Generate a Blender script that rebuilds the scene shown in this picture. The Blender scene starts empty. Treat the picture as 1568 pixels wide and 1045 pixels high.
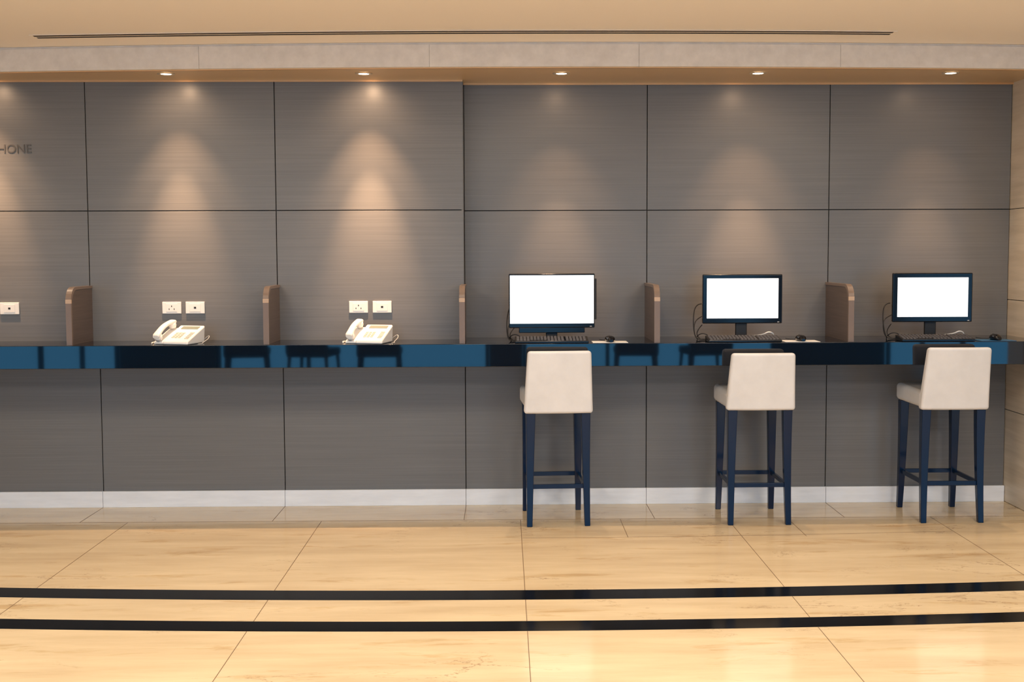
import bpy, bmesh, math, random
from mathutils import Vector, Matrix, Euler
random.seed(4)
S = bpy.context.scene
try:
    S.view_settings.view_transform = 'Standard'
    S.view_settings.look = 'None'
except Exception as e:
    print(e)
COL = S.collection

# ------------------------------------------------------------ materials
def mat(name, col, rough=0.5, metal=0.0, ior=1.45, coat=0.0, emit=None, estr=0.0, spec=None):
    m = bpy.data.materials.new(name); m.use_nodes = True
    b = m.node_tree.nodes['Principled BSDF']
    b.inputs['Base Color'].default_value = (*col, 1)
    b.inputs['Roughness'].default_value = rough
    b.inputs['Metallic'].default_value = metal
    b.inputs['IOR'].default_value = ior
    b.inputs['Coat Weight'].default_value = coat
    b.inputs['Coat Roughness'].default_value = 0.05
    if spec is not None: b.inputs['Specular IOR Level'].default_value = spec
    if emit:
        b.inputs['Emission Color'].default_value = (*emit, 1)
        b.inputs['Emission Strength'].default_value = estr
    return m

def streak(m, c1, c2, scale, nscale=1.0, detail=6, lo=0.3, hi=0.7, bump=0.0, second=None, veins=None):
    """stretched-noise colour variation on object coordinates"""
    nt = m.node_tree; N = nt.nodes; L = nt.links
    b = N['Principled BSDF']
    tc = N.new('ShaderNodeTexCoord'); mp = N.new('ShaderNodeMapping')
    mp.inputs['Scale'].default_value = scale
    L.new(tc.outputs['Object'], mp.inputs['Vector'])
    n = N.new('ShaderNodeTexNoise'); n.inputs['Scale'].default_value = nscale
    n.inputs['Detail'].default_value = detail; n.inputs['Roughness'].default_value = 0.6
    L.new(mp.outputs['Vector'], n.inputs['Vector'])
    r = N.new('ShaderNodeValToRGB')
    r.color_ramp.elements[0].position = lo; r.color_ramp.elements[0].color = (*c1, 1)
    r.color_ramp.elements[1].position = hi; r.color_ramp.elements[1].color = (*c2, 1)
    L.new(n.outputs['Fac'], r.inputs['Fac'])
    out = r.outputs['Color']
    def mult(a, bb):
        mx = N.new('ShaderNodeMix'); mx.data_type = 'RGBA'; mx.blend_type = 'MULTIPLY'
        mx.inputs['Factor'].default_value = 1.0
        L.new(a, mx.inputs['A']); L.new(bb, mx.inputs['B']); return mx.outputs['Result']
    if second:
        sc, ns, lo2, hi2, ca, cb = second
        mp2 = N.new('ShaderNodeMapping'); mp2.inputs['Scale'].default_value = sc
        L.new(tc.outputs['Object'], mp2.inputs['Vector'])
        n2 = N.new('ShaderNodeTexNoise'); n2.inputs['Scale'].default_value = ns
        n2.inputs['Detail'].default_value = 8; n2.inputs['Roughness'].default_value = 0.65
        n2.inputs['Distortion'].default_value = 0.4
        L.new(mp2.outputs['Vector'], n2.inputs['Vector'])
        r2 = N.new('ShaderNodeValToRGB')
        r2.color_ramp.elements[0].position = lo2; r2.color_ramp.elements[0].color = (*ca, 1)
        r2.color_ramp.elements[1].position = hi2; r2.color_ramp.elements[1].color = (*cb, 1)
        L.new(n2.outputs['Fac'], r2.inputs['Fac'])
        out = mult(out, r2.outputs['Color'])
    if veins:
        sc, ns, wdt, colr = veins
        mp3 = N.new('ShaderNodeMapping'); mp3.inputs['Scale'].default_value = sc
        mp3.inputs['Location'].default_value = (3.1, 1.7, 0)
        L.new(tc.outputs['Object'], mp3.inputs['Vector'])
        n3 = N.new('ShaderNodeTexNoise'); n3.inputs['Scale'].default_value = ns; n3.inputs['Detail'].default_value = 10
        n3.inputs['Roughness'].default_value = .62; n3.inputs['Distortion'].default_value = .5
        L.new(mp3.outputs['Vector'], n3.inputs['Vector'])
        s = N.new('ShaderNodeMath'); s.operation = 'SUBTRACT'; s.inputs[1].default_value = .5; L.new(n3.outputs['Fac'], s.inputs[0])
        a = N.new('ShaderNodeMath'); a.operation = 'ABSOLUTE'; L.new(s.outputs[0], a.inputs[0])
        mr = N.new('ShaderNodeMapRange'); mr.inputs['From Min'].default_value = 0; mr.inputs['From Max'].default_value = wdt
        mr.inputs['To Min'].default_value = 1; mr.inputs['To Max'].default_value = 0; L.new(a.outputs[0], mr.inputs['Value'])
        n4 = N.new('ShaderNodeTexNoise'); n4.inputs['Scale'].default_value = 1.1; n4.inputs['Detail'].default_value = 3
        L.new(tc.outputs['Object'], n4.inputs['Vector'])
        m4 = N.new('ShaderNodeMapRange'); m4.inputs['From Min'].default_value = .50; m4.inputs['From Max'].default_value = .63
        L.new(n4.outputs['Fac'], m4.inputs['Value'])
        mm = N.new('ShaderNodeMath'); mm.operation = 'MULTIPLY'; L.new(mr.outputs[0], mm.inputs[0]); L.new(m4.outputs[0], mm.inputs[1])
        mx = N.new('ShaderNodeMix'); mx.data_type = 'RGBA'; L.new(mm.outputs[0], mx.inputs['Factor'])
        L.new(out, mx.inputs['A']); mx.inputs['B'].default_value = (*colr, 1); out = mx.outputs['Result']
    L.new(out, b.inputs['Base Color'])
    if bump:
        bp = N.new('ShaderNodeBump'); bp.inputs['Strength'].default_value = bump
        bp.inputs['Distance'].default_value = 0.002
        L.new(n.outputs['Fac'], bp.inputs['Height']); L.new(bp.outputs['Normal'], b.inputs['Normal'])
    return m

M_wall = streak(mat('laminate_grey', (.2, .18, .16), 0.34), (.152, .148, .146), (.190, .186, .182), (1.2, 1.2, 170), 1.0, 5, .3, .7,
                second=((.5, .5, 28), 1.0, .3, .7, (.94, .94, .94), (1, 1, 1)))
M_groove = mat('groove_dark', (.03, .027, .025), .8)
M_stone = streak(mat('travertine_base', (.7, .66, .6), .35), (.76, .78, .82), (.86, .88, .92), (2, 2, 14), 2.0, 6)
M_corn = streak(mat('cornice_stone', (.6, .5, .42), .55), (.70, .63, .56), (.82, .745, .67), (5, 5, 5), 3.0, 8, .3, .7, .3)
M_ceil = mat('ceiling_paint', (.90, .80, .69), .7)
M_soff = mat('soffit_paint', (.58, .40, .22), .35)
M_side = streak(mat('side_stone', (.7, .55, .4), .4), (.60, .50, .37), (.74, .63, .49), (1, 1, 14), 2.0, 6)
M_floor = streak(mat('travertine_floor', (.8, .6, .38), .12, ior=1.5), (.61, .46, .28), (.81, .65, .42), (.8, 5, 1), 1.3, 9, .28, .72,
                 second=((.7, 3.4, 1), 2.1, .33, .43, (.82, .74, .62), (1, 1, 1)), veins=((.6, 2.2, 1), 1.5, .005, (.28, .17, .09)))
M_joint = mat('floor_joint', (.22, .14, .08), .5)
M_band = mat('black_granite_band', (.004, .004, .005), .12, ior=1.4)
M_counter = mat('black_granite', (.002, .006, .014), .03, ior=1.62)
M_part = streak(mat('partition_wood', (.16, .1, .07), .35), (.09, .066, .054), (.135, .10, .083), (2, 2, 90), 1.0, 5)
M_edge = mat('partition_edge', (.20, .145, .115), .3)
M_cap = mat('edge_cap', (.5, .35, .24), .3)
M_leather = streak(mat('cream_leather', (.75, .68, .6), .40), (.68, .665, .66), (.76, .745, .74), (3, 3, 3), 2.0, 4)
M_leg = mat('navy_leg', (.001, .012, .042), .16, ior=1.4)
M_black = mat('black_gloss', (.006, .006, .008), .12, ior=1.4)
M_blackm = mat('black_matte', (.012, .012, .014), .5)
M_key = mat('key_dark', (.07, .06, .06), .45)
M_screen = mat('white_screen', (1, 1, 1), .4, emit=(1, 1, 1), estr=1.0)
M_white = mat('white_plastic', (.82, .81, .79), .35)
M_phone = mat('ivory_plastic', (.84, .82, .79), .35)
M_lcd = mat('phone_lcd', (.22, .25, .22), .2)
M_pkey = mat('phone_key', (.5, .47, .43), .4)
M_hole = mat('socket_hole', (.02, .02, .02), .6)
M_pad = mat('mouse_pad', (.75, .73, .70), .5)
M_padb = mat('mouse_pad_blue', (.03, .12, .25), .4)
M_lamp = mat('lamp_glow', (1, 1, 1), .5, emit=(1, .92, .78), estr=14)
M_ring = mat('lamp_ring', (.75, .6, .42), .3, metal=.6)
M_text = mat('sign_letters', (.10, .095, .09), .4)
M_frame = mat('window_frame', (.03, .03, .035), .4)
M_pillar = mat('pillar_dark', (.05, .04, .035), .5)
M_wside = mat('painted_wall', (.5, .47, .44), .6)
M_chair = mat('lounge_fabric', (.02, .02, .025), .8)
M_slot = mat('diffuser_slot', (.03, .02, .015), .7)
M_copper = mat('copper_trim', (.75, .45, .22), .3, metal=.4)
M_plug = mat('grey_plastic', (.5, .5, .5), .5)

# ------------------------------------------------------------ mesh helpers
def link(o, parent=None):
    COL.objects.link(o)
    if parent: o.parent = parent
    return o
def empty(name, loc=(0, 0, 0), rz=0):
    e = bpy.data.objects.new(name, None); e.location = loc; e.rotation_euler = (0, 0, rz)
    e.empty_display_size = .1
    return link(e)
def mesh_obj(name, verts, faces, m, parent=None, smooth=False):
    me = bpy.data.meshes.new(name); me.from_pydata(verts, [], faces); me.update()
    bm = bmesh.new(); bm.from_mesh(me); bmesh.ops.recalc_face_normals(bm, faces=bm.faces); bm.to_mesh(me); bm.free()
    me.materials.append(m)
    if smooth:
        for p in me.polygons: p.use_smooth = True
    return link(bpy.data.objects.new(name, me), parent)
def bevel(o, w, seg=3):
    b = o.modifiers.new('bevel', 'BEVEL'); b.width = w; b.segments = seg; b.limit_method = 'ANGLE'
    b.angle_limit = math.radians(35); b.harden_normals = True
    for p in o.data.polygons: p.use_smooth = True
    return o
BF = [(0, 1, 2, 3), (4, 7, 6, 5), (0, 4, 5, 1), (1, 5, 6, 2), (2, 6, 7, 3), (3, 7, 4, 0)]
def box(name, x0, x1, y0, y1, z0, z1, m, parent=None, bv=0, seg=2):
    v = [(x0, y0, z0), (x1, y0, z0), (x1, y1, z0), (x0, y1, z0), (x0, y0, z1), (x1, y0, z1), (x1, y1, z1), (x0, y1, z1)]
    o = mesh_obj(name, v, BF, m, parent)
    if bv: bevel(o, bv, seg)
    return o
def boxes(name, lst, m, parent=None, bv=0):
    V = []; F = []
    for (x0, x1, y0, y1, z0, z1) in lst:
        k = len(V)
        V += [(x0, y0, z0), (x1, y0, z0), (x1, y1, z0), (x0, y1, z0), (x0, y0, z1), (x1, y0, z1), (x1, y1, z1), (x0, y1, z1)]
        F += [tuple(i + k for i in f) for f in BF]
    o = mesh_obj(name, V, F, m, parent)
    if bv: bevel(o, bv, 2)
    return o
def loft(name, rings, m, parent=None, n=20, power=2.0, smooth=True):
    """rings: (centre, right, up, rx, ry) superellipse sections"""
    V = []; F = []
    for (c, r, u, rx, ry) in rings:
        c = Vector(c); r = Vector(r); u = Vector(u)
        for i in range(n):
            a = 2 * math.pi * i / n
            ca, sa = math.cos(a), math.sin(a)
            px = math.copysign(abs(ca) ** (2 / power), ca) * rx
            py = math.copysign(abs(sa) ** (2 / power), sa) * ry
            V.append(tuple(c + r * px + u * py))
    for j in range(len(rings) - 1):
        for i in range(n):
            a = j * n + i; b = j * n + (i + 1) % n
            F.append((a, b, b + n, a + n))
    F.append(tuple(range(n))); F.append(tuple((len(rings) - 1) * n + i for i in range(n)))
    o = mesh_obj(name, V, F, m, parent, smooth)
    o.data.polygons[-1].use_smooth = False; o.data.polygons[-2].use_smooth = False
    return o
def sqleg(name, rings, m, parent):
    """square-section lofted leg: rings (x,y,z,half)"""
    V = []; F = []
    for (x, y, z, h) in rings:
        V += [(x - h, y - h, z), (x + h, y - h, z), (x + h, y + h, z), (x - h, y + h, z)]
    for j in range(len(rings) - 1):
        for k in range(4):
            F.append((4 * j + k, 4 * j + (k + 1) % 4, 4 * j + 4 + (k + 1) % 4, 4 * j + 4 + k))
    F.append((0, 1, 2, 3)); k = 4 * (len(rings) - 1); F.append((k, k + 1, k + 2, k + 3))
    o = mesh_obj(name, V, F, m, parent); bevel(o, .004, 2); return o
def disc_cyl(name, c, r, h, m, parent=None, n=32):
    o = loft(name, [((c[0], c[1], c[2]), (1, 0, 0), (0, 1, 0), r, r), ((c[0], c[1], c[2] + h), (1, 0, 0), (0, 1, 0), r, r)], m, parent, n, smooth=False)
    return o
def tube(name, pts, rad, m, parent=None):
    cu = bpy.data.curves.new(name, 'CURVE'); cu.dimensions = '3D'; cu.bevel_depth = rad; cu.bevel_resolution = 2
    sp = cu.splines.new('NURBS'); sp.points.add(len(pts) - 1)
    for p, q in zip(sp.points, pts): p.co = (*q, 1)
    sp.use_endpoint_u = True; sp.order_u = 3; sp.resolution_u = 8
    cu.materials.append(m)
    return link(bpy.data.objects.new(name, cu), parent)
def arc_y(x, xc, apex, R):
    return apex + R - math.sqrt(R * R - (x - xc) ** 2)
def arc_strip(name, xc, apexA, RA, apexB, RB, x0, x1, z0, z1, m, parent=None, n=64):
    """solid between two arcs; apexB None -> straight back edge y=RB"""
    V = []; F = []
    for i in range(n + 1):
        x = x0 + (x1 - x0) * i / n
        ya = arc_y(x, xc, apexA, RA)
        yb = RB if apexB is None else arc_y(x, xc, apexB, RB)
        V += [(x, ya, z0), (x, yb, z0), (x, yb, z1), (x, ya, z1)]
    for i in range(n):
        k = 4 * i
        for a in range(4):
            b = (a + 1) % 4
            F.append((k + a, k + b, k + 4 + b, k + 4 + a))
    F.append((0, 1, 2, 3)); k = 4 * n; F.append((k, k + 1, k + 2, k + 3))
    return mesh_obj(name, V, F, m, parent)

# ------------------------------------------------------------ room shell
XL, XR, YB = -5.2, 5.2, -9.5
XC = 3.239          # right return of the panelled niche
SOF = 2.690; CEI = 2.826; CT = 1.082; CB = .944; JZ = 1.889
PW = 1.162; J0 = -0.249
DP = 0.15
joints = [J0 + PW * k for k in range(-5, 4)]

floor = box('floor', XL, XR, YB, 0.1, -0.1, 0, M_floor)
ceiling = box('ceiling', XL, XR, YB, 0.1, CEI, CEI + .1, M_ceil)

wall = empty('wall_back')
box('backing', XL, XC, 0.012, 0.12, 0, CEI, M_groove, wall)
box('backing_upper_left', XL, J0 - .012, -DP + .012, 0.012, CT - .06, SOF, M_groove, wall)
G = .0028
low, upr, upl = [], [], []
xs = [XL] + [j for j in joints if j > XL + .05] 
if xs[-1] < XC - .05: xs.append(XC)
for a, b in zip(xs[:-1], xs[1:]):
    low.append((a + G, b - G, 0, .012, .104, CB + .03))
    if a >= J0 - .01:
        upr.append((a + G, b - G, 0, .012, CB + .03, JZ - G)); upr.append((a + G, b - G, 0, .012, JZ + G, SOF))
    else:
        upl.append((a + G, b - G, -DP, -DP + .012, CT - .06, JZ - G)); upl.append((a + G, b - G, -DP, -DP + .012, JZ + G, SOF))
boxes('panels_lower', low, M_wall, wall, .0008)
boxes('panels_upper_right', upr, M_wall, wall, .0008)
boxes('panels_upper_left', upl, M_wall, wall, .0008)
box('panel_return', J0 - .012, J0 - .0005, -DP + .001, .0, CT - .06, SOF, M_wall, wall)
bb = empty('baseboard_back')
boxes('base_stones', [(a + .001, b - .001, -.018, -.0005, .0, .104) for a, b in zip(xs[:-1], xs[1:])], M_stone, bb, .0015)

wr = empty('wall_right')
zz = [0, .60, 1.31, JZ, CEI]
boxes('stone_return', [(XC, XR, -.85, .1, a + .002, b - .002) for a, b in zip(zz[:-1], zz[1:])], M_side, wr, .002)
box('stone_core', XC + .004, XR, -.846, .1, 0, CEI, M_groove, wr)
box('side', XR, XR + .1, -5.6, .1, 0, CEI, M_wside, wr)
box('side_head', XR, XR + .1, YB, -5.6, 2.45, CEI, M_wside, wr)
wl = empty('wall_left')
box('side', XL - .1, XL, -5.6, .1, 0, CEI, M_wside, wl)
box('side_head', XL - .1, XL, YB, -5.6, 2.45, CEI, M_wside, wl)

# rear glazed facade behind the camera
wf = empty('wall_front')
box('head', XL, XR, YB - .1, YB, 2.45, CEI, M_pillar, wf)
boxes('pillars', [(-5.2, -3.9, YB - .1, YB, 0, 2.45), (3.7, 5.2, YB - .1, YB, 0, 2.45), (-.2, .25, YB - .1, YB, 0, 2.45)], M_pillar, wf)
w1 = empty('window_1'); w2 = empty('window_2')
def frames(w, a, b, n):
    L = [(a, b, YB - .08, YB - .02, .0, .05), (a, b, YB - .08, YB - .02, 2.40, 2.45)]
    for i in range(n + 1):
        x = a + (b - a) * i / n
        L.append((x - .025, x + .025, YB - .08, YB - .02, .05, 2.40))
    boxes('mullions', L, M_frame, w)
frames(w1, -3.87, -.23, 3); frames(w2, .28, 3.67, 3)
for nm, x in (('window_3', XL - .06), ('window_4', XR + .02)):
    w = empty(nm); L = [(x, x + .05, YB, -5.6, 0, .05), (x, x + .05, YB, -5.6, 2.40, 2.45)]
    for i in range(4):
        yy = YB + (3.9 / 3) * i; L.append((x, x + .05, yy - .025, yy + .025, .05, 2.40))
    boxes('mullions', L, M_frame, w)

# soffit, cornice
RC = 33.0; XA = .45; AP = -.694
sof = arc_strip('ceiling_soffit', XA, AP + .03, RC - .03, None, 0.012, XL, XC, SOF, SOF + .05, M_soff)
corn = empty('cornice')
cx = [-5.2, -4.1, -2.95, -1.75, -.42, .78, 1.95, 3.15, 4.6, 5.2]
for i, (a, b) in enumerate(zip(cx[:-1], cx[1:])):
    arc_strip('cornice_stone_%d' % i, XA, AP, RC, AP + .04, RC - .04, a + .0008, b - .0008, SOF - .003, CEI - .012, M_corn, corn, 12)
arc_strip('cornice_back', XA, AP + .006, RC - .006, AP + .04, RC - .04, XL, XR, SOF, CEI - .001, M_corn, corn)
arc_strip('trim_cornice_lip', XA, AP + .03, RC, AP + .055, RC, XL, XC, SOF - .007, SOF + .01, M_copper)
box('trim_wall_top', XL, J0, -DP - .012, -DP - .0005, SOF - .012, SOF - .0005, M_copper)
box('trim_wall_top.001', J0, XC, -.012, -.0005, SOF - .012, SOF - .0005, M_copper)
# linear air diffuser
dif = empty('air_diffuser')
AD = -(7.5 - 6.487)
arc_strip('diffuser_plate', XA, AD - .05, RC, AD + .05, RC, -2.60, 2.16, CEI - .004, CEI - .0005, M_ceil, dif)
for k in (-.026, .026):
    arc_strip('slot', XA, AD + k - .012, RC, AD + k + .012, RC, -2.58, 2.14, CEI - .006, CEI - .0035, M_slot, dif)

# floor bands and joints
fb = empty('floor_inlay')
arc_strip('black_band_a', .2, -2.092, 31.1, -1.939, 30.95, XL, XR, .0002, .0012, M_band, fb, 96)
arc_strip('black_band_b', .2, -2.548, 31.5, -2.414, 31.4, XL, XR, .0002, .0012, M_band, fb, 96)
jl = []
jx = [-4.65, -3.47, -2.28, -1.112, .095, 1.353, 2.60, 3.85]
for x in jx: jl.append((x - .0016, x + .0016, YB, -.44, .0001, .0008))
for x in [j for j in joints if j < XC - .1]: jl.append((x - .0016, x + .0016, -.44, -.02, .0001, .0008))
jl.append((XL, XR, -.442, -.4385, .0001, .0008))
boxes('tile_joints', jl, M_joint, fb)
arc_strip('joint_far', .2, -.905, 31, -.902, 31, .1, 2.6, .0001, .0008, M_joint, fb)
boxes('tile_joints_b', [(.70, .703, -.905, -.44, .0001, .0008), (1.72, 1.723, -.905, -.44, .0001, .0008)], M_joint, fb)

# ------------------------------------------------------------ counter
CF = -.54
ctr = empty('counter')
o = box('counter_slab', XL, XC, CF, -.0005, CB, CT, M_counter, ctr); bevel(o, .003, 2)

def partition(x, wally):
    e = empty('partition_divider', (x, 0, CT))
    yf = CF + .02; yb = wally - .0005; H = .345; t = .013; R = .085
    def prof(ins, tt, x0):
        y1 = yf + ins; P = [(yb, .0005), (y1, .0005)]
        for i in range(9):
            a = math.pi / 2 * i / 8
            P.append((y1 + R - R * math.cos(a), H - ins - R + R * math.sin(a)))
        P.append((yb, H - ins))
        return P
    P = prof(.004, 0, 0); n = len(P)
    V = [(-t, y, z) for y, z in P] + [(t, y, z) for y, z in P]
    F = [tuple(range(n)), tuple(range(2 * n - 1, n - 1, -1))] + [(i, (i + 1) % n, n + (i + 1) % n, n + i) for i in range(n)]
    mesh_obj('side_panel', V, F, M_part, e)
    P1 = prof(0, 0, 0)[1:]; P2 = prof(.016, 0, 0)[1:]
    tt = .0165; V = []; F = []
    for (a, b), (c, d) in zip(P1, P2):
        V += [(-tt, a, b), (tt, a, b), (tt, c, d), (-tt, c, d)]
    for i in range(len(P1) - 1):
        for k in range(4):
            F.append((4 * i + k, 4 * i + (k + 1) % 4, 4 * i + 4 + (k + 1) % 4, 4 * i + 4 + k))
    F.append((0, 1, 2, 3)); k = 4 * (len(P1) - 1); F.append((k, k + 1, k + 2, k + 3))
    mesh_obj('edge_band', V, F, M_edge, e)
    box('edge_cap', -.0175, .0175, yf - .0015, yf + .012, H - R - .012, H - R + .012, M_cap, e, .002)
for j in joints:
    if -4 < j < 3: partition(j, -DP if j < 0 else 0)

# ------------------------------------------------------------ downlights
def downlight(x, power, y=-.423):
    e = empty('ceiling_downlight', (x, y, SOF))
    n = 32; V = []; F = []
    for r, z in ((.052, -.0005), (.050, -.006), (.034, -.006), (.031, -.0015)):
        for i in range(n):
            a = 2 * math.pi * i / n; V.append((r * math.cos(a), r * math.sin(a), z))
    for j in range(3):
        for i in range(n):
            F.append((j * n + i, j * n + (i + 1) % n, (j + 1) * n + (i + 1) % n, (j + 1) * n + i))
    mesh_obj('trim_ring', V, F, M_ring, e, True)
    disc_cyl('lamp_lens', (0, 0, -.004), .031, .003, M_lamp, e)
    tf = 1.0 if x < 0 else 1.45
    for nm, en, size, tilt, c in (('spot', power * 1.8, 36, .18 * tf, (1, .60, .33)), ('halo', power * .40, 62, .26 * tf, (1, .58, .31)),
                                  ('spill', power * .055, 125, .75, (1, .64, .38)), ('down', 45, 105, -.25, (1, .74, .5))):
        l = bpy.data.lights.new(nm, 'SPOT'); l.energy = en; l.color = c
        l.spot_size = math.radians(size); l.spot_blend = 1.0; l.shadow_soft_size = .02
        lo = link(bpy.data.objects.new(nm, l), e); lo.location = (0, 0, -.02)
        lo.rotation_euler = Vector((0, tilt, -1)).to_track_quat('-Z', 'Y').to_euler()
for x, p in ((-3.16, 80), (-1.994, 90), (-.826, 130), (.348, 55), (1.523, 75), (2.68, 38)):
    downlight(x, p, -.423 if x > -3 else -.40)

# ------------------------------------------------------------ sockets and sign
def outlet(x, holes):
    e = empty('wall_socket', (x, -DP, 1.287))
    box('plate', -.059, .059, -.009, -.0003, -.037, .037, M_white, e, .003, 3)
    box('insert', -.034, .034, -.0105, -.008, -.025, .025, M_white, e, .001)
    if holes == 3:
        boxes('holes', [(-.018, -.013, -.0112, -.010, -.012, -.004), (.013, .018, -.0112, -.010, -.012, -.004), (-.003, .003, -.0112, -.010, .006, .014)], M_hole, e)
    else:
        boxes('holes', [(-.007, .007, -.0112, -.010, -.006, .006)], M_hole, e)
for x, h in ((-3.07, 1), (-2.067, 3), (-1.922, 1), (-.907, 3), (-.76, 1)): outlet(x, h)
fc = bpy.data.curves.new('wall_lettering', 'FONT'); fc.body = 'TELEPHONE'; fc.size = .074; fc.extrude = .002
fc.align_x = 'RIGHT'; fc.align_y = 'CENTER'; fc.space_character = 1.0
fo = link(bpy.data.objects.new('wall_lettering', fc)); fo.location = (-2.905, -DP - .0025, 2.27); fo.rotation_euler = (math.pi / 2, 0, 0)
fc.materials.append(M_text)

# ------------------------------------------------------------ telephones
def phone(x, y, rz):
    e = empty('desk_telephone', (x, y, CT + .0005), rz)
    w0, w1 = -.055, .115
    yf, yb, zf, zb = -.10, .10, .022, .105
    V = [(w0, yf, .0), (w1, yf, .0), (w1, yb - .01, .0), (w0, yb - .01, .0), (w0, yf + .004, zf), (w1, yf + .004, zf), (w1, yb, zb), (w0, yb, zb)]
    o = mesh_obj('body', V, BF, M_phone, e); bevel(o, .009, 4)
    V = [(-.125, yf + .01, .0), (-.045, yf + .01, .0), (-.045, yb - .015, .0), (-.125, yb - .015, .0), (-.122, yf + .012, zf - .006), (-.045, yf + .012, zf - .006), (-.045, yb - .01, zb - .016), (-.122, yb - .01, zb - .016)]
    o = mesh_obj('cradle', V, BF, M_phone, e); bevel(o, .007, 3)
    sl = Vector((0, yb - yf - .004, zb - zf)).normalized(); nn = Vector((0, -sl.z, sl.y)); ex = Vector((1, 0, 0))
    org = Vector((0, yf + .004, zf))
    def pad(u, v, du, dv, h):
        V = []
        for hh in (-.002, h):
            for a, b in ((-du, -dv), (du, -dv), (du, dv), (-du, dv)):
                V.append(tuple(org + ex * (u + a) + sl * (v + b) + nn * hh))
        return V
    V = []; F = []
    for r in range(4):
        for c in range(3):
            k = len(V); V += pad(-.012 + c * .022, .045 + r * .019, .008, .006, .003); F += [tuple(i + k for i in f) for f in BF]
    for r in range(5):
        k = len(V); V += pad(.086, .035 + r * .018, .013, .005, .003); F += [tuple(i + k for i in f) for f in BF]
    mesh_obj('keypad', V, F, M_pkey, e)
    mesh_obj('display', pad(.035, .175, .058, .018, .002), BF, M_lcd, e)
    R = []
    L = .215
    for i in range(17):
        t = i / 16; v = -.012 + t * L
        arch = .030 + .020 * math.sin(math.pi * t)
        c = org + ex * -.088 + sl * v + nn * arch
        wdt = .019 + .008 * (abs(2 * t - 1) ** 3); th = .011 + .004 * (abs(2 * t - 1) ** 3)
        if i in (0, 16): wdt *= .7; th *= .7
        R.append((c, ex, nn, wdt, th))
    loft('handset', R, M_phone, e, 18, 2.6)
    for v in (.012, .178):
        c = org + ex * -.088 + sl * v
        loft('handset_drum', [(c + nn * -.001, ex, sl, .019, .019), (c + nn * .012, ex, sl, .024, .024), (c + nn * .034, ex, sl, .024, .024)], M_phone, e, 20)
    pts = []
    for i in range(90):
        t = i / 89; a = t * 2 * math.pi * 15
        pts.append((-.135 - .02 * math.sin(t * math.pi) + .004 * math.cos(a), -.09 + .12 * t, .006 + .004 * math.sin(a)))
    tube('coiled_cord', pts, .0013, M_phone, e)
    tube('line_cable', [(.10, .09, .01), (.14, .10, .05), (.165, .06, .03), (.15, .0, .004), (.175, -.03, .004), (.16, -.06, .004)], .0022, M_plug, e)
phone(-1.955, -.40, math.radians(-17)); phone(-.812, -.40, math.radians(-14))

# ------------------------------------------------------------ computers
def monitor(x, y, w, zt, zb, bz, bzb, rz, big=False):
    e = empty('computer_monitor', (x, y, CT + .0005), rz)
    h1 = zt - CT; h0 = zb - CT
    box('housing', -w / 2, w / 2, 0, .028, h0, h1, M_black, e, .006, 3)
    box('back_shell', -w / 2 + .05, w / 2 - .05, .026, .055, h0 + .04, h1 - .04, M_blackm, e, .012, 3)
    box('screen', -w / 2 + bz, w / 2 - bz, -.0012, .004, h0 + bzb, h1 - (bz if not big else .010), M_screen, e)
    box('neck', -.035, .035, .03, .055, .01, h0 + .12, M_blackm, e, .006)
    if big:
        box('base', -.15, .15, .005, .15, 0, .014, M_black, e, .006)
        box('side_drive', w / 2 - .002, w / 2 + .012, .008, .04, h0 + .05, h1 - .03, M_blackm, e, .004)
        boxes('speaker_bar', [(-.20, .20, .002, .02, h0 - .03, h0 + .004)], M_black, e, .004)
    else:
        loft('base', [((0, .03, 0), (1, 0, 0), (0, 1, 0), .125, .075), ((0, .03, .008), (1, 0, 0), (0, 1, 0), .122, .072), ((0, .03, .014), (1, 0, 0), (0, 1, 0), .09, .05)], M_black, e, 40)
    box('power_button', w / 2 - .03, w / 2 - .018, -.0015, .002, h0 + .007, h0 + .011, M_plug, e)
    return e
monitor(.291, -.385, .521, 1.494, 1.165, .006, .027, math.radians(1.5), True)
monitor(1.459, -.34, .488, 1.485, 1.184, .025, .032, 0)
monitor(2.628, -.34, .488, 1.489, 1.188, .028, .032, math.radians(-1))

def keyboard(x, y, rz=0):
    e = empty('computer_keyboard', (x, y, CT + .0005), rz)
    V = [(-.22, -.065, 0), (.22, -.065, 0), (.22, .065, 0), (-.22, .065, 0), (-.22, -.065, .014), (.22, -.065, .014), (.22, .065, .034), (-.22, .065, .034)]
    o = mesh_obj('case', V, BF, M_black, e); bevel(o, .004, 2)
    V = []; F = []
    for r in range(5):
        yy = -.045 + r * .022
        for c in range(20):
            xx = -.202 + c * .0205 + (.008 if c > 13 else 0)
            if r == 0 and 3 < c < 9: continue
            if xx > .205: continue
            z = .014 + (yy + .065) / .13 * .020; k = len(V)
            for hh, s in ((-.002, 1), (.006, .8)):
                for a, b in ((-.0085, -.0085), (.0085, -.0085), (.0085, .0085), (-.0085, .0085)):
                    V.append((xx + a * s, yy + b * s, z + hh))
            F += [tuple(i + k for i in f) for f in BF]
    mesh_obj('keys', V, F, M_key, e)
keyboard(.285, -.468, 0); keyboard(1.44, -.466, .01); keyboard(2.60, -.466, .0)
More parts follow.
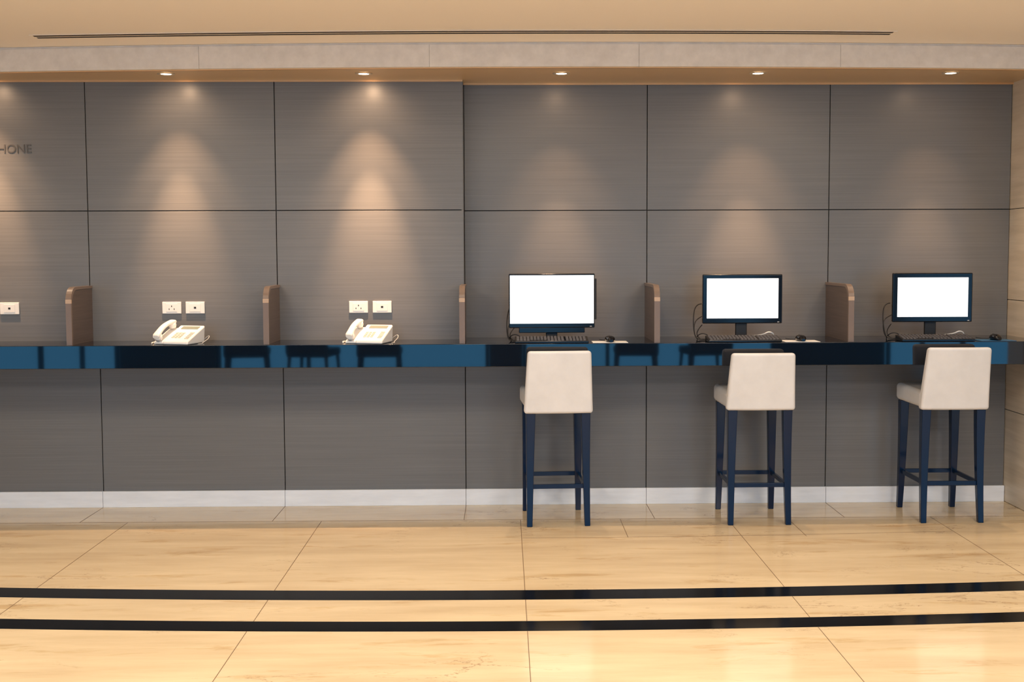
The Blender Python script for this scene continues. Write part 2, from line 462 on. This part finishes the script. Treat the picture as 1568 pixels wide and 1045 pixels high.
def mouse_set(x, m, y=-.46):
    p = empty('mouse_pad', (x, y, CT + .0003)); box('mat', -.105, .105, -.068, .068, 0, .003, m, p, .001)
    e = empty('computer_mouse', (x + .0, y - .01, CT + .0038), .1)
    R = []
    for i in range(11):
        t = i / 10; s = math.sin(math.pi * (.06 + .88 * t)) ** .6
        hgt = .019 * math.sin(math.pi * (.1 + .75 * (1 - t))) ** .7
        R.append(((0, .052 - .104 * t, hgt * .98), (1, 0, 0), (0, 0, 1), .030 * s, hgt * .98))
    loft('shell', R, M_black, e, 20, 2.3)
    box('wheel', -.003, .003, .018, .032, .025, .037, M_blackm, e, .001)
    tube('mouse_cable', [(0, .05, .008), (-.01, .09, .003), (-.04, .13, .003), (-.03, .18, .003)], .0018, M_blackm, e)
mouse_set(.635, M_pad); mouse_set(1.785, M_pad); mouse_set(2.965, M_padb)
def cables(x, y0, white=False):
    e = empty('cable_bundle', (x, y0, CT))
    tube('cable_a', [(0, .08, .22), (-.04, .08, .22), (-.06, .04, .12), (-.055, .0, .02), (-.03, -.03, .005), (.05, -.02, .005), (.16, .0, .005)], .0035, M_blackm, e)
    tube('cable_b', [(.03, .1, .15), (-.03, .1, .13), (-.055, .05, .07), (-.045, .02, .006), (.02, .0, .006), (.1, .02, .02), (.15, .04, .008)], .003, M_blackm, e)
    tube('cable_c', [(.0, .06, .09), (-.045, .03, .05), (-.03, -.02, .006), (.03, -.04, .006), (.08, .0, .03), (.12, .03, .006)], .003, M_blackm, e)
    tube('cable_d', [(-.03, .05, .003), (-.05, .0, .02), (-.01, -.03, .05), (.04, -.03, .02), (.02, .02, .004), (.12, -.01, .03), (.2, .01, .004)], .003, M_blackm, e)
    if white:
        tube('cable_white', [(.30, .05, .02), (.36, -.01, .03), (.40, -.02, .055), (.44, .0, .03), (.40, .02, .006), (.33, .02, .012)], .004, M_white, e)
cables(.075, -.34); cables(1.225, -.32, True); cables(2.40, -.32, True)

# ------------------------------------------------------------ bar stools
def stool(x, y, rz, top=1.05, bot=.676):
    e = empty('bar_stool', (x, y, 0), rz)
    V = [(-.195, -.215, .69), (.195, -.215, .69), (.20, .215, .69), (-.20, .215, .69), (-.195, -.215, .79), (.195, -.215, .79), (.20, .215, .80), (-.20, .215, .80)]
    o = mesh_obj('seat', V, BF, M_leather, e); bevel(o, .028, 5)
    nx, nz = 10, 10; V = []; F = []
    def P(u, v, side):
        wv = .2045 + (.186 - .2045) * v
        z = bot + (top - bot) * v
        yy = -.268 - .070 * v ** 1.2 + .010 * (u * u)
        th = .062 - .008 * v
        if side: yy += th
        else: yy -= .005 * (1 - u * u) * (1 - (2 * v - 1) ** 2)
        return (u * wv, yy, z)
    for s in (0, 1):
        for j in range(nz + 1):
            for i in range(nx + 1):
                V.append(P(-1 + 2 * i / nx, j / nz, s))
    n1 = (nx + 1) * (nz + 1); idx = lambda s, i, j: s * n1 + j * (nx + 1) + i
    for s in (0, 1):
        for j in range(nz):
            for i in range(nx):
                F.append((idx(s, i, j), idx(s, i + 1, j), idx(s, i + 1, j + 1), idx(s, i, j + 1)))
    for i in range(nx):
        F.append((idx(0, i, 0), idx(0, i + 1, 0), idx(1, i + 1, 0), idx(1, i, 0)))
        F.append((idx(0, i, nz), idx(0, i + 1, nz), idx(1, i + 1, nz), idx(1, i, nz)))
    for j in range(nz):
        F.append((idx(0, 0, j), idx(0, 0, j + 1), idx(1, 0, j + 1), idx(1, 0, j)))
        F.append((idx(0, nx, j), idx(0, nx, j + 1), idx(1, nx, j + 1), idx(1, nx, j)))
    o = mesh_obj('backrest', V, F, M_leather, e); bevel(o, .018, 4)
    def leg(name, tx, ty, bx, by, kick):
        R = []
        for i in range(9):
            t = i / 8
            X = tx + (bx - tx) * t ** 1.3; Y = ty + (by - ty) * t + kick * (t * t - t)
            hw = .0275 + (.0165 - .0275) * t ** .9
            R.append((X, Y, .69 * (1 - t), hw))
        sqleg(name, R, M_leg, e)
    leg('leg_1', -.163, -.215, -.172, -.232, -.05); leg('leg_2', .163, -.215, .172, -.232, -.05)
    leg('leg_3', -.160, .175, -.167, .205, .03); leg('leg_4', .160, .175, .167, .205, .03)
    z = .236
    boxes('stretchers', [(-.158, .158, -.222, -.204, z - .013, z + .013), (-.155, .155, .184, .202, z - .013, z + .013),
                         (-.172, -.156, -.21, .19, z - .013, z + .013), (.156, .172, -.21, .19, z - .013, z + .013)], M_leg, e, .002)
stool(.306, -.385, math.radians(3)); stool(1.513, -.385, 0, 1.032, .688); stool(2.672, -.365, 0, 1.058, .682)

# ------------------------------------------------------------ furniture behind camera (seen mirrored in the counter)
def lounge(x, y, rz):
    e = empty('lounge_chair', (x, y, 0), rz)
    box('seat', -.28, .28, -.28, .28, .30, .40, M_chair, e, .03, 3)
    V = [(-.28, -.30, .34), (.28, -.30, .34), (.28, -.22, .34), (-.28, -.22, .34), (-.26, -.38, .85), (.26, -.38, .85), (.26, -.31, .85), (-.26, -.31, .85)]
    o = mesh_obj('backrest', V, BF, M_chair, e); bevel(o, .025, 3)
    for i, (sx, sy) in enumerate(((-1, -1), (1, -1), (-1, 1), (1, 1))):
        loft('leg_%d' % (i + 1), [((sx * .24, sy * .24, .31), (1, 0, 0), (0, 1, 0), .026, .026), ((sx * .26, sy * .26, 0), (1, 0, 0), (0, 1, 0), .018, .018)], M_chair, e, 10)
for x, r in ((-3.3, 3.0), (-2.45, 3.3), (-1.6, 3.1), (1.7, 3.2), (2.6, 3.0)): lounge(x, -8.7, r)

# ------------------------------------------------------------ lights
W = bpy.data.worlds.new('World'); S.world = W; W.use_nodes = True
bg = W.node_tree.nodes['Background']; bg.inputs['Color'].default_value = (.12, .45, .82, 1); bg.inputs['Strength'].default_value = 2.7
def area(name, loc, size, e, col, tgt=None, sy=None):
    l = bpy.data.lights.new(name, 'AREA'); l.energy = e; l.color = col; l.size = size
    if sy: l.shape = 'RECTANGLE'; l.size_y = sy
    o = link(bpy.data.objects.new(name, l)); o.location = loc
    if tgt: o.rotation_euler = (Vector(tgt) - Vector(loc)).to_track_quat('-Z', 'Y').to_euler()
    return o
warm = (1, .86, .68)
area('overhead_fill', (-2.6, -3.6, 2.80), .9, 52, warm); area('overhead_fill.001', (0, -3.6, 2.80), .9, 52, warm); area('overhead_fill.002', (2.6, -3.6, 2.80), .9, 52, warm)  # area lamps without fixtures, added above the view to fill floor and wall
area('overhead_fill.003', (-2.2, -6.5, 2.80), .9, 105, (1, .90, .85)); area('overhead_fill.004', (2.2, -6.5, 2.80), .9, 105, (1, .90, .85))  # stronger added fill, out of view, for frontal light on the cornice

# ------------------------------------------------------------ camera
cam = bpy.data.cameras.new('camera'); co = link(bpy.data.objects.new('camera', cam)); S.camera = co
cam.sensor_width = 36; cam.lens = 1800 / 1568 * 36
cam.shift_x = -16 / 1568; cam.shift_y = -19.7 / 1568
Rm = Matrix.Rotation(math.radians(-.9), 4, 'Z') @ Matrix.Rotation(math.radians(90 - 3.7), 4, 'X') @ Matrix.Rotation(math.radians(-.2), 4, 'Z')
co.matrix_world = Matrix.Translation((0, -7.5, 1.625)) @ Rm
